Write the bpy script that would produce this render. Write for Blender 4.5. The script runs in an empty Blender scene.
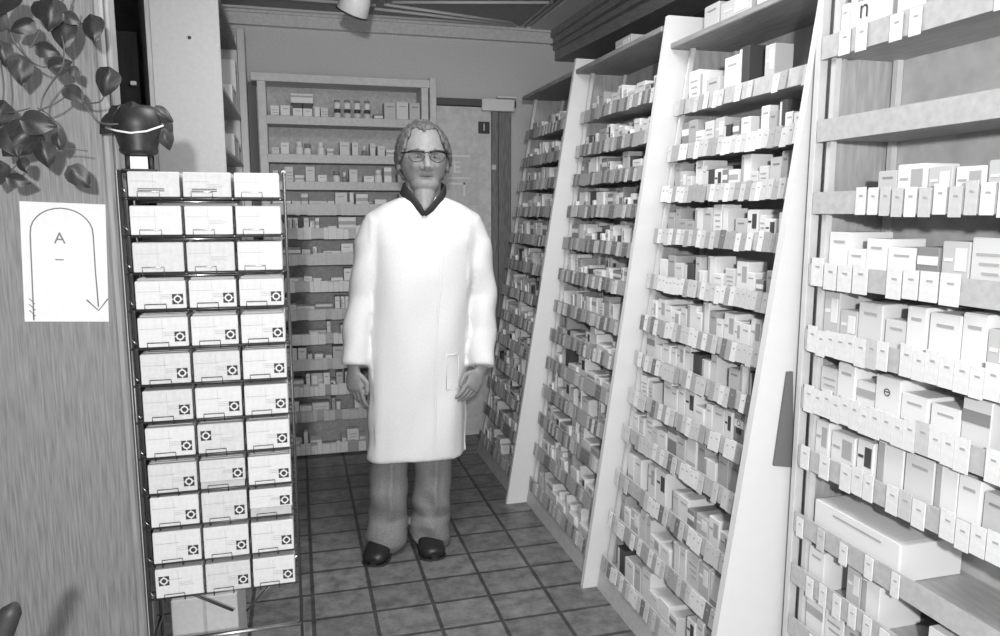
import bpy, bmesh, math, random
import numpy as np
from mathutils import Vector, Matrix
C = bpy.context.scene.collection
S = bpy.context.scene
PI = math.pi

# ------------------------------------------------------------------ camera, world, lights, exposure
FPX = 740.0; CAMZ = 1.4; PITCH = math.radians(8.08); YAW = math.radians(15.34)
cd = bpy.data.cameras.new('camera'); cam = bpy.data.objects.new('camera', cd); C.objects.link(cam)
cd.sensor_fit = 'HORIZONTAL'; cd.sensor_width = 36.0; cd.lens = 36.0 * FPX / 1000.0
cd.clip_start = 0.02; cd.clip_end = 50
cam.location = (0, 0, CAMZ); cam.rotation_euler = (math.radians(90) - PITCH, 0, -YAW)
S.camera = cam
S.view_settings.view_transform = 'Standard'; S.view_settings.look = 'None'
S.view_settings.gamma = 1.0; S.view_settings.exposure = 0.0; S.view_settings.use_curve_mapping = False
w = bpy.data.worlds.new('world'); S.world = w; w.use_nodes = True
w.node_tree.nodes['Background'].inputs['Color'].default_value = (1, 1, 1, 1)
w.node_tree.nodes['Background'].inputs['Strength'].default_value = 1.6
def area_light(name, loc, rot, size, power):
    l = bpy.data.lights.new(name, 'AREA'); l.shape = 'DISK'; l.size = size; l.energy = power
    o = bpy.data.objects.new(name, l); o.location = loc; o.rotation_euler = rot; C.objects.link(o); return o
# the photographer's flash, held high behind the lens
fl = bpy.data.lights.new('flash', 'POINT'); fl.energy = 200; fl.shadow_soft_size = 0.035
fo = bpy.data.objects.new('flash', fl); fo.location = (-0.10, -0.55, 1.62); C.objects.link(fo)
# added soft fill under the ceiling over the aisle; no lamp hangs there
area_light('ceiling_fill', (0.5, 2.0, 2.47), (0, 0, 0), 0.9, 26)

# pixel -> world helper for reading places off the photograph
_R = Vector((math.cos(YAW), -math.sin(YAW), 0)); _Fh = Vector((math.sin(YAW), math.cos(YAW), 0)); _U = Vector((0, 0, 1))
_F = math.cos(PITCH)*_Fh - math.sin(PITCH)*_U; _UP = math.sin(PITCH)*_Fh + math.cos(PITCH)*_U
def at(u, v, ax, val):
    d = _F + _R*((u-500)/FPX) - _UP*((v-318)/FPX); c = Vector((0, 0, CAMZ))
    return c + d*((val-c[ax])/d[ax])

# ------------------------------------------------------------------ materials
MATS = {}
def mat(name, g, rough=0.6, noise=0.0, scale=40, stretch=(1, 1, 1), bump=0.0, metal=0.0, spec=0.4, detail=4):
    if name in MATS: return MATS[name]
    m = bpy.data.materials.new(name); m.use_nodes = True; nt = m.node_tree; b = nt.nodes['Principled BSDF']
    b.inputs['Roughness'].default_value = rough; b.inputs['Metallic'].default_value = metal
    b.inputs['Specular IOR Level'].default_value = spec
    b.inputs['Base Color'].default_value = (g, g, g, 1)
    if noise > 0 or bump > 0:
        tc = nt.nodes.new('ShaderNodeTexCoord'); mp = nt.nodes.new('ShaderNodeMapping'); mp.inputs['Scale'].default_value = stretch
        nz = nt.nodes.new('ShaderNodeTexNoise'); nz.inputs['Scale'].default_value = scale; nz.inputs['Detail'].default_value = detail
        nt.links.new(tc.outputs['Object'], mp.inputs['Vector']); nt.links.new(mp.outputs['Vector'], nz.inputs['Vector'])
        mr = nt.nodes.new('ShaderNodeMapRange'); mr.inputs['From Min'].default_value = 0.3; mr.inputs['From Max'].default_value = 0.7
        mr.inputs['To Min'].default_value = max(0, g*(1-noise)); mr.inputs['To Max'].default_value = min(1, g*(1+noise))
        nt.links.new(nz.outputs['Fac'], mr.inputs['Value']); nt.links.new(mr.outputs['Result'], b.inputs['Base Color'])
        if bump > 0:
            bp = nt.nodes.new('ShaderNodeBump'); bp.inputs['Strength'].default_value = bump; bp.inputs['Distance'].default_value = 0.004
            nt.links.new(nz.outputs['Fac'], bp.inputs['Height']); nt.links.new(bp.outputs['Normal'], b.inputs['Normal'])
    MATS[name] = m; return m
M_wood = mat('partition_wood', 0.235, 0.45, 0.30, 26, (9, 9, 0.4), 0.1, detail=10)
M_woodtrim = mat('partition_trim_wood', 0.30, 0.4, 0.2, 20, (6, 6, 0.4))
M_white = mat('white_laminate', 0.72, 0.45, 0.012, 30)
M_shelf = mat('shelf_board', 0.42, 0.5, 0.12, 25, (3, 0.7, 3))
M_side = mat('shelf_side_board', 0.42, 0.5, 0.18, 20, (4, 1, 0.6))
M_back = mat('shelf_back_board', 0.5, 0.6, 0.15, 18)
M_rail = mat('pale_rail', 0.62, 0.35, 0.05, 30)
M_lip = mat('grey_shelf_lip', 0.36, 0.4, 0.1, 60)
M_lipl = mat('pale_shelf_lip', 0.50, 0.4, 0.1, 60)
M_wallb = mat('back_wall_paint', 0.62, 0.8, 0.14, 160, detail=6)
M_ceil = mat('ceiling_paint', 0.30, 0.8, 0.12, 60)
M_crown = mat('crown_moulding', 0.62, 0.6, 0.1, 60)
M_dark = mat('dark_stain', 0.035, 0.5, 0.3, 30)
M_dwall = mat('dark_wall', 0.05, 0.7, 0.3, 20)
M_batten = mat('ceiling_batten', 0.62, 0.5)
M_soff = mat('soffit_wood', 0.26, 0.6, 0.2, 25, (4, 0.4, 4))
M_chrome = mat('bright_wire', 0.55, 0.25, metal=1.0)
M_dwire = mat('dark_wire', 0.10, 0.35, metal=0.6)
M_paper = mat('paper', 0.80, 0.8, 0.02, 60)
M_ink = mat('grey_ink', 0.20, 0.7)
M_inkd = mat('dark_ink', 0.05, 0.7)
M_box = [mat('carton_%s' % n, g, 0.55, 0.05, 70) for n, g in (('white', .80), ('offwhite', .68), ('pale', .55), ('light_grey', .42), ('mid_grey', .26), ('dark', .07))]
M_card = [mat('card_%s' % n, g, 0.5, 0.06, 90) for n, g in (('white', .78), ('pale', .60), ('grey', .40), ('mid', .20))]
M_skin = mat('skin', 0.27, 0.5, 0.10, 60, bump=0.15)
M_hair = mat('grey_hair', 0.125, 0.7, 0.55, 90, (1, 1, 0.25), 0.5)
M_coat = mat('white_coat_cloth', 0.74, 0.85, 0.03, 120, bump=0.1)
M_trous = mat('grey_trouser_cloth', 0.22, 0.85, 0.2, 200, bump=0.15)
M_shoe = mat('black_shoe_leather', 0.02, 0.35)
M_leaf = mat('leaf_green', 0.03, 0.42, 0.75, 30, spec=0.45)
M_stem = mat('vine_stem', 0.10, 0.5)

# floor: aligned grid of oblong quarry tiles
def floor_material():
    m = bpy.data.materials.new('floor_tile'); m.use_nodes = True; nt = m.node_tree; b = nt.nodes['Principled BSDF']; L = nt.links
    tc = nt.nodes.new('ShaderNodeTexCoord'); mp = nt.nodes.new('ShaderNodeMapping'); L.new(tc.outputs['Object'], mp.inputs['Vector'])
    mp.inputs['Location'].default_value = (-0.01, -0.006, 0)
    br = nt.nodes.new('ShaderNodeTexBrick'); br.offset = 0; br.squash = 1
    br.inputs['Scale'].default_value = 1; br.inputs['Brick Width'].default_value = 0.2105; br.inputs['Row Height'].default_value = 0.177
    br.inputs['Mortar Size'].default_value = 0.0085; br.inputs['Mortar Smooth'].default_value = 0.4
    br.inputs['Color1'].default_value = (.19,)*3+(1,); br.inputs['Color2'].default_value = (.14,)*3+(1,); br.inputs['Mortar'].default_value = (.05,)*3+(1,)
    L.new(mp.outputs['Vector'], br.inputs['Vector'])
    nz = nt.nodes.new('ShaderNodeTexNoise'); nz.inputs['Scale'].default_value = 16; nz.inputs['Detail'].default_value = 10; nz.inputs['Roughness'].default_value = .7; L.new(tc.outputs['Object'], nz.inputs['Vector'])
    mr = nt.nodes.new('ShaderNodeMapRange'); mr.inputs['From Min'].default_value = .3; mr.inputs['From Max'].default_value = .7; mr.inputs['To Min'].default_value = .45; mr.inputs['To Max'].default_value = 1.6
    L.new(nz.outputs['Fac'], mr.inputs['Value'])
    mx = nt.nodes.new('ShaderNodeMix'); mx.data_type = 'RGBA'; mx.blend_type = 'MULTIPLY'; mx.inputs['Factor'].default_value = 1
    L.new(br.outputs['Color'], mx.inputs['A']); L.new(mr.outputs['Result'], mx.inputs['B']); L.new(mx.outputs['Result'], b.inputs['Base Color'])
    b.inputs['Roughness'].default_value = 0.42
    bp = nt.nodes.new('ShaderNodeBump'); bp.invert = True; bp.inputs['Strength'].default_value = .5; bp.inputs['Distance'].default_value = .004
    L.new(br.outputs['Fac'], bp.inputs['Height']); L.new(bp.outputs['Normal'], b.inputs['Normal'])
    return m
M_floor = floor_material()
def lens_material():
    m = bpy.data.materials.new('clear_lens'); m.use_nodes = True; b = m.node_tree.nodes['Principled BSDF']
    b.inputs['Base Color'].default_value = (1, 1, 1, 1); b.inputs['Roughness'].default_value = 0.05
    b.inputs['Transmission Weight'].default_value = 1.0; b.inputs['IOR'].default_value = 1.05
    return m
M_lens = lens_material()

# ------------------------------------------------------------------ mesh helpers
class MB:
    def __init__(s): s.v = []; s.f = []; s.m = []; s.sm = []
    def face(s, idx, mi=0, smooth=False): s.f.append(tuple(idx)); s.m.append(mi); s.sm.append(smooth)
    def hexa(s, p, mi=0):            # 8 points: bottom 4 ccw, top 4 ccw
        n = len(s.v); s.v += [tuple(q) for q in p]
        for q in ((3,2,1,0),(4,5,6,7),(0,1,5,4),(1,2,6,5),(2,3,7,6),(3,0,4,7)): s.face([n+i for i in q], mi)
        return s
    def box(s, x0, x1, y0, y1, z0, z1, mi=0):
        return s.hexa([(x0,y0,z0),(x1,y0,z0),(x1,y1,z0),(x0,y1,z0),(x0,y0,z1),(x1,y0,z1),(x1,y1,z1),(x0,y1,z1)], mi)
    def bbox(s, x0, x1, y0, y1, z0, z1, b=0.001, mi=0):   # bevelled box (chamfered)
        bm = bmesh.new(); bmesh.ops.create_cube(bm, size=1)
        for v in bm.verts: v.co = Vector(((x0+x1)/2+v.co.x*(x1-x0), (y0+y1)/2+v.co.y*(y1-y0), (z0+z1)/2+v.co.z*(z1-z0)))
        bmesh.ops.bevel(bm, geom=bm.edges[:], offset=b, segments=1, affect='EDGES')
        n = len(s.v); bm.verts.ensure_lookup_table(); s.v += [tuple(v.co) for v in bm.verts]
        for f in bm.faces: s.face([n+v.index for v in f.verts], mi)
        bm.free(); return s
    def tube(s, pts, r, n=8, mi=0, cap=True, ref=None, flat=None):
        """round tube; r scalar or list; flat = (a, b) scale of the section along two axes"""
        pts = [Vector(p) for p in pts]; k = len(pts); rr = r if isinstance(r, (list, tuple)) else [r]*k
        base = len(s.v); prev = Vector(ref) if ref else None
        for i, p in enumerate(pts):
            t = (pts[min(i+1, k-1)] - pts[max(i-1, 0)]).normalized()
            if prev is None:
                prev = Vector((0, 0, 1)) if abs(t.z) < .9 else Vector((1, 0, 0))
            a = (prev - t*prev.dot(t)).normalized(); b = t.cross(a); prev = a
            rad = rr[i]; ra, rb = (rad if isinstance(rad, tuple) else (rad, rad))
            if flat: ra *= flat[0]; rb *= flat[1]
            for j in range(n):
                th = 2*PI*j/n; s.v.append(tuple(p + a*(ra*math.cos(th)) + b*(rb*math.sin(th))))
        for i in range(k-1):
            for j in range(n):
                s.face([base+i*n+j, base+i*n+(j+1) % n, base+(i+1)*n+(j+1) % n, base+(i+1)*n+j], mi, True)
        if cap:
            s.face([base+j for j in reversed(range(n))], mi); s.face([base+(k-1)*n+j for j in range(n)], mi)
        return s
    def ellipsoid(s, c, r, nu=24, nv=16, mi=0, fn=None, rot=None):
        base = len(s.v); c = Vector(c)
        for i in range(nv+1):
            ph = PI*i/nv
            for j in range(nu):
                th = 2*PI*j/nu
                d = Vector((math.sin(ph)*math.cos(th), math.sin(ph)*math.sin(th), math.cos(ph)))
                q = Vector((d.x*r[0], d.y*r[1], d.z*r[2]))
                if fn: q = fn(d, q)
                if rot: q = rot @ q
                s.v.append(tuple(c+q))
        for i in range(nv):
            for j in range(nu):
                s.face([base+i*nu+j, base+(i+1)*nu+j, base+(i+1)*nu+(j+1) % nu, base+i*nu+(j+1) % nu], mi, True)
        return s
    def lathe(s, prof, c=(0, 0, 0), n=24, mi=0):
        base = len(s.v)
        for (r, z) in prof:
            for j in range(n): s.v.append((c[0]+r*math.cos(2*PI*j/n), c[1]+r*math.sin(2*PI*j/n), c[2]+z))
        for i in range(len(prof)-1):
            for j in range(n): s.face([base+i*n+j, base+i*n+(j+1) % n, base+(i+1)*n+(j+1) % n, base+(i+1)*n+j], mi, True)
        s.face([base+j for j in reversed(range(n))], mi); s.face([base+(len(prof)-1)*n+j for j in range(n)], mi)
        return s
    def mesh(s, name, mats):
        me = bpy.data.meshes.new(name); me.from_pydata(s.v, [], s.f)
        if not isinstance(mats, (list, tuple)): mats = [mats]
        for m in mats: me.materials.append(m)
        me.polygons.foreach_set('material_index', s.m); me.polygons.foreach_set('use_smooth', s.sm); me.update(); return me
    def build(s, name, mats, parent=None):
        o = bpy.data.objects.new(name, s.mesh(name, mats)); C.objects.link(o)
        if parent: o.parent = parent
        return o
def tag(o, label, cat, group=None, kind=None):
    if label: o['label'] = label
    if cat: o['category'] = cat
    if group: o['group'] = group
    if kind: o['kind'] = kind
    return o
def thing(name, loc, label, cat, group=None, rz=0):
    o = bpy.data.objects.new(name, None); C.objects.link(o); o.location = loc; o.rotation_euler = (0, 0, rz); o.empty_display_size = .05
    return tag(o, label, cat, group)
def struct(name, mb, m, parent=None):
    o = mb.build(name, m, parent)
    if not parent: o['kind'] = 'structure'
    return o
def text_mesh(body, size, m, name, depth=0.0006):
    cu = bpy.data.curves.new('lettering', 'FONT'); cu.body = body; cu.size = size; cu.extrude = depth; cu.align_x = 'CENTER'; cu.align_y = 'CENTER'
    o = bpy.data.objects.new('lettering', cu); C.objects.link(o)
    dg = bpy.context.evaluated_depsgraph_get(); me = bpy.data.meshes.new_from_object(o.evaluated_get(dg)); me.name = name
    bpy.data.objects.remove(o); me.materials.clear(); me.materials.append(m); return me
ORD = ['first','second','third','fourth','fifth','sixth','seventh','eighth','ninth','tenth','eleventh','twelfth','thirteenth','fourteenth','fifteenth','sixteenth','seventeenth','eighteenth','nineteenth','twentieth'] + ['twenty-'+q for q in ('first','second','third','fourth','fifth','sixth','seventh','eighth','ninth')]

# ------------------------------------------------------------------ room shell
WY = 4.5; CZ = 2.51; RX = 1.86
struct('floor', MB().box(-1.6, RX+.1, -1.4, WY+.1, -.1, 0), M_floor)
struct('ceiling', MB().box(-1.6, RX+.1, -1.4, WY+.1, CZ, CZ+.1), M_ceil)
struct('wall_back', MB().box(-1.6, RX+.1, WY, WY+.1, 0, CZ), M_wallb)
struct('wall_right', MB().box(RX, RX+.1, -1.4, WY, 0, CZ), M_dwall)
struct('wall_left', MB().box(-1.6, -1.5, -1.4, WY, 0, CZ), M_dwall)
# crown moulding along the back wall
m = MB(); m.box(-1.5, 1.56, WY-.045, WY, 2.425, CZ); m.box(-1.5, 1.56, WY-.06, WY-.045, 2.485, CZ)
struct('trim_1', m, M_crown)
# stepped soffit above the right-hand shelving, a little skewed to the aisle
m = MB()
def skew(x0, xn, z0, z1, mi=0):       # long bar from back wall forward to y=.2
    y0, y1 = .2, WY
    xa, xb = x0+(WY-y0)*xn, x0
    m.hexa([(xa,y0,z0),(RX,y0,z0),(RX,y1,z0),(xb,y1,z0),(xa,y0,z1),(RX,y0,z1),(RX,y1,z1),(xb,y1,z1)], mi)
skew(1.585, .05, 2.33, 2.39); skew(1.572, .03, 2.39, 2.42); skew(1.555, .012, 2.42, 2.455); skew(1.54, .0, 2.455, CZ)
struct('trim_2', m, M_soff)
# pale band painting bounced light beside the soffit, and thin battens forming panels
struct('trim_3', MB().hexa([(1.40,4.44,2.498),(1.54,4.44,2.498),(1.54,.2,2.498),(1.40,.2,2.498)][::-1] and [(1.41,.2,2.496),(1.54,.2,2.496),(1.54,4.44,2.496),(1.41,4.44,2.496),(1.41,.2,2.51),(1.54,.2,2.51),(1.54,4.44,2.51),(1.41,4.44,2.51)]), mat('ceiling_bounce_light', .6, .6))
m = MB()
def batten(a, b, wd=.009, z=2.505):
    a = Vector((a[0], a[1], z)); b = Vector((b[0], b[1], z)); m.tube([a, b], wd, 6)
batten((-1.4, 4.42), (1.32, 4.42)); batten((.46, 4.27), (1.30, 4.40)); batten((.50, 4.17), (1.27, 4.36))
batten((-1.4, 4.16), (.46, 4.20)); batten((.54, 4.12), (1.36, 3.90)); batten((1.345, 4.45), (1.345, .3)); batten((1.375, 4.45), (1.375, .3))
batten((-1.4, 2.6), (1.34, 2.6)); batten((.5, 4.12), (-.6, 2.6))
struct('trim_4', m, M_batten)

# near wooden partition with rounded edge trim
PY = 2.0
struct('wall_partition', MB().box(-1.5, -.432, PY, PY+.03, 0, CZ), M_wood)
m = MB(); m.bbox(-.438, -.416, PY-.012, PY+.07, 0, CZ, .006); m.bbox(-.416, -.405, PY+.002, PY+.07, 0, CZ, .004)
struct('trim_5', m, M_woodtrim)
# dark recess behind the partition
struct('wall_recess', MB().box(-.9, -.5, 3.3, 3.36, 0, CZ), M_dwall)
m = MB(); m.hexa([(-.62,2.9,2.30),(-.40,3.2,2.10),(-.40,3.24,2.10),(-.62,2.94,2.30),(-.62,2.9,2.33),(-.40,3.2,2.13),(-.40,3.24,2.13),(-.62,2.94,2.33)])
struct('trim_6', m, M_soff)

# back door, frame, header
m = MB(); m.box(.815, 1.165, 4.455, 4.485, 0, 2.03)
d = struct('door_1', m, mat('door_paint', .62, .5, .12, 30)); 
MB().box(.80, 1.32, 4.44, 4.5, 2.035, 2.075).build('door_header', mat('dark_door_header', .09, .5), d)
m = MB(); m.bbox(1.165, 1.205, 4.43, 4.5, 0, 2.035, .004); m.bbox(1.21, 1.29, 4.445, 4.5, 0, 2.035, .004)
m.build('door_frame', mat('door_frame_wood', .20, .5, .3, 30, (5, 5, .5)), d)
MB().bbox(1.163, 1.19, 4.424, 4.432, 1.66, 1.69, .002).build('door_catch', M_rail, d)
# post at the end of the left shelving
struct('trim_7', MB().bbox(-.265, -.225, 4.30, 4.36, 0, 2.37, .004), M_rail)
struct('trim_8', MB().box(-.225, -.185, 4.46, 4.5, 0, 2.12), mat('grey_stile', .2, .6))

# ------------------------------------------------------------------ things on the door
t = MB(); t.bbox(1.10, 1.30, 4.405, 4.425, 2.005, 2.075, .003)
o = t.build('door_sign', M_paper); tag(o, 'small white box sign fixed over the top right corner of the back door', 'sign')
MB().box(1.19, 1.31, 4.404, 4.43, 2.082, 2.092).build('cap_strip', M_paper, o)
t = thing('door_plaque', (1.12, 4.453, 1.91), 'small dark square plaque with a pale figure on the back door', 'sign')
MB().bbox(-.035, .035, -.006, 0, -.035, .035, .002).build('plate', mat('plaque_dark', .06, .4), t)
me = text_mesh('1', .06, M_paper, 'numeral'); n = bpy.data.objects.new('numeral', me); C.objects.link(n); n.parent = t; n.location = (0, -.0068, 0); n.rotation_euler = (PI/2, 0, 0)
t = thing('door_notice', (.99, 4.453, 1.62), 'pale notice with bars and large letter behind the man on the back door', 'poster')
MB().bbox(-.13, .10, -.003, 0, -.17, .14, .001).build('sheet', mat('notice_sheet', .58, .6, .1, 30), t)
m = MB(); m.box(-.11, .04, -.005, -.003, .115, .125); m.box(-.10, .04, -.005, -.003, -.015, -.007); m.box(.0, .012, -.005, -.003, -.12, -.04); m.box(-.09, .012, -.005, -.003, -.05, -.04)
m.build('printed_bars', M_paper, t)
me = text_mesh('E', .10, M_paper, 'letter'); n = bpy.data.objects.new('letter', me); C.objects.link(n); n.parent = t; n.location = (-.04, -.0045, .05); n.rotation_euler = (PI/2, 0, 0)

# ------------------------------------------------------------------ poster on partition
t = thing('paper_notice', (-.5385, PY-.001, 1.281), 'white paper sheet with an arched arrow taped to the wooden partition', 'poster')
MB().box(-.0915, .0915, -.0012, 0, -.143, .143).build('sheet', M_paper, t)
t.rotation_euler = (0, math.radians(2.3), 0)
def P2(u, v): return Vector(((u-64.5)*.00214, 0, (262-v)*.00241))
arc = [P2(31, 320)] + [P2(31, v) for v in (290, 260, 235)] + [P2(62.5-31.5*math.cos(a), 233-25*math.sin(a)) for a in [PI*k/14 for k in range(1, 14)]] + [P2(94, 235), P2(95, 270), P2(97, 306)]
m = MB(); m.tube([p+Vector((0, -.0014, 0)) for p in arc], .0016, 6, ref=(0, 1, 0)); 
m.build('arch_line', M_ink, t)
m = MB(); m.tube([P2(*q)+Vector((0, -.0014, 0)) for q in ((85, 299), (97, 310), (107, 298))], .0018, 5); m.build('arrow_head', M_ink, t)
for a, b in (((27, 298), (33, 304)), ((27, 304), (33, 310)), ((27, 310), (33, 316))):
    MB().tube([P2(*a)+Vector((0, -.0014, 0)), P2(*b)+Vector((0, -.0014, 0))], .001, 5).build('arrow_feather', M_ink, t)
me = text_mesh('A', .038, M_ink, 'letter'); n = bpy.data.objects.new('letter', me); C.objects.link(n); n.parent = t; n.location = P2(60, 238)+Vector((0, -.0018, 0)); n.rotation_euler = (PI/2, 0, 0)
n.data.transform(Matrix.Shear('XY', 4, (0.25, 0)))
p = P2(59, 259); MB().box(p.x-.009, p.x+.009, -.0016, -.0012, p.z-.0014, p.z+.0014).build('dash', M_ink, t)

# ------------------------------------------------------------------ cartons
def carton_mesh(kind, a, b):
    """unit carton: x depth 0..1 (front face at x=0), y -0.5..0.5, z 0..1; materials body a, print b"""
    m = MB(); e = .03
    # chamfered body
    m.bbox(0, 1, -.5, .5, 0, 1, .018, 0)
    m.box(.02, .98, -.46, .46, 1.0, 1.006, 0)                # tuck flap on top
    f = -.012
    if kind == 'stripe': m.box(f, 0, -.48, .48, .60, .80, 1)
    elif kind == 'band': m.box(f, 0, -.48, .48, .04, .30, 1)
    elif kind == 'block': m.box(f, 0, -.40, .0, .45, .88, 1); m.box(f, 0, .1, .40, .62, .68, 1)
    elif kind == 'lines':
        for k in range(3): m.box(f, 0, -.34, .34-.1*k, .70-.16*k, .745-.16*k, 1)
    elif kind == 'side': m.box(f, 0, .22, .47, .04, .96, 1)
    elif kind == 'plain': m.box(f, 0, -.30, .25, .78, .83, 1)
    return m.mesh('carton', [M_box[a], M_box[b]])
CART = [carton_mesh(k, a, b) for k, a, b in (('plain',0,3),('stripe',0,3),('lines',0,3),('band',0,2),('block',0,3),('side',0,3),('lines',1,3),('stripe',1,4),('plain',1,3),('plain',2,4),('block',2,0),('plain',3,4),('stripe',4,0),('side',5,1),('block',0,5))]
TONE = ['white','white striped','white lettered','white banded','white printed','white','off-white lettered','off-white striped','off-white','pale','pale printed','light grey','grey striped','dark','white with dark print']
def pick(rng, dark=.15):
    r = rng.random()
    if r < .62: return rng.choice([0, 0, 0, 1, 2, 3, 4, 5])
    if r < 1-dark: return rng.choice([6, 7, 8, 8, 9, 10])
    return rng.choice([11, 12, 13, 14, 11])
def place_carton(loc, w, h, d, k, label, group, rz=0):
    o = bpy.data.objects.new('medicine_carton', CART[k]); C.objects.link(o); o.location = loc; o.scale = (d, w, h); o.rotation_euler = (0, 0, rz)
    return tag(o, label, 'carton', group)
class Stuff:       # many far cartons merged in one object
    def __init__(s): s.mb = MB()
    def add(s, loc, w, h, d, k, face='x', rz=0):
        me = CART[k]; n = len(s.mb.v)
        idx = {0: [0, 3], 1: [0, 3], 2: [0, 3], 3: [0, 2], 4: [0, 3], 5: [0, 3], 6: [1, 3], 7: [1, 4], 8: [1, 3], 9: [2, 4], 10: [2, 0], 11: [3, 4], 12: [4, 0], 13: [5, 1], 14: [0, 5]}[k]
        for v in me.vertices:
            x, y, z = v.co.x*d, v.co.y*w, v.co.z*h
            if face == 'y': x, y = y, x
            s.mb.v.append((loc[0]+x, loc[1]+y, loc[2]+z))
        for p in me.polygons: s.mb.face([n+i for i in (p.vertices if face == 'x' else reversed(p.vertices))], idx[p.material_index])
far = Stuff()

# ------------------------------------------------------------------ right-hand shelving
ZS = [1.824, 1.672, 1.541, 1.40, 1.255, 1.110, .960, .826, .692, .557, .421, .268, .10]
ZB3 = [1.753, 1.598, 1.456, 1.312, 1.152, 1.003, .871, .734, .598, .428, .269, .10]
ZB4 = [1.764, 1.579, 1.414, 1.247, 1.089, .944, .798, .626, .490, .350, .21, .07]
def upright_panel(y, x0, sl, ztop, name, label, back=.30):
    m = MB(); t = .022
    A = [(x0, 0), (x0+back, 0), (x0+sl*ztop+back, ztop), (x0+sl*ztop, ztop)]
    m.hexa([(A[0][0], y, 0), (A[1][0], y, 0), (A[1][0], y+t, 0), (A[0][0], y+t, 0), (A[3][0], y, ztop), (A[2][0], y, ztop), (A[2][0], y+t, ztop), (A[3][0], y+t, ztop)])
    o = m.build(name, M_white); tag(o, label, 'panel', 'white divider panels between the leaning shelf bays'); return o
P_1 = upright_panel(3.300, .938, .157, 2.10, 'divider_panel', 'white leaning divider panel farthest down the aisle, nearest the man', .22)
P_2 = upright_panel(2.440, .992, .137, 2.08, 'divider_panel', 'white leaning divider panel in the middle, between the second and third bay', .24)
P_3 = upright_panel(1.560, .962, .135, 2.08, 'divider_panel', 'broad white divider panel widening to the floor beside the nearest shelving bay', .26)
# dark tapered strips on the panels
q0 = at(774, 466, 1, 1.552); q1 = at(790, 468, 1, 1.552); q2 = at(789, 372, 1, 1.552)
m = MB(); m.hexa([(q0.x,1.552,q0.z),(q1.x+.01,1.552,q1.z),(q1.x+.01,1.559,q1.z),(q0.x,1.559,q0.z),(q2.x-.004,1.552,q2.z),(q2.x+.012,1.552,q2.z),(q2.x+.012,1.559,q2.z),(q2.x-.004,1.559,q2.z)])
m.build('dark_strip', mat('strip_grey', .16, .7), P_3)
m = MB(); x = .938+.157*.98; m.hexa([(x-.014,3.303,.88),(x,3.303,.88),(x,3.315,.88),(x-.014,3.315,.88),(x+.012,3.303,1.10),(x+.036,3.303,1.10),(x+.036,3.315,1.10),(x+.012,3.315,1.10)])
m.build('dark_strip', mat('strip_grey', .16, .7), P_1)

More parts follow.
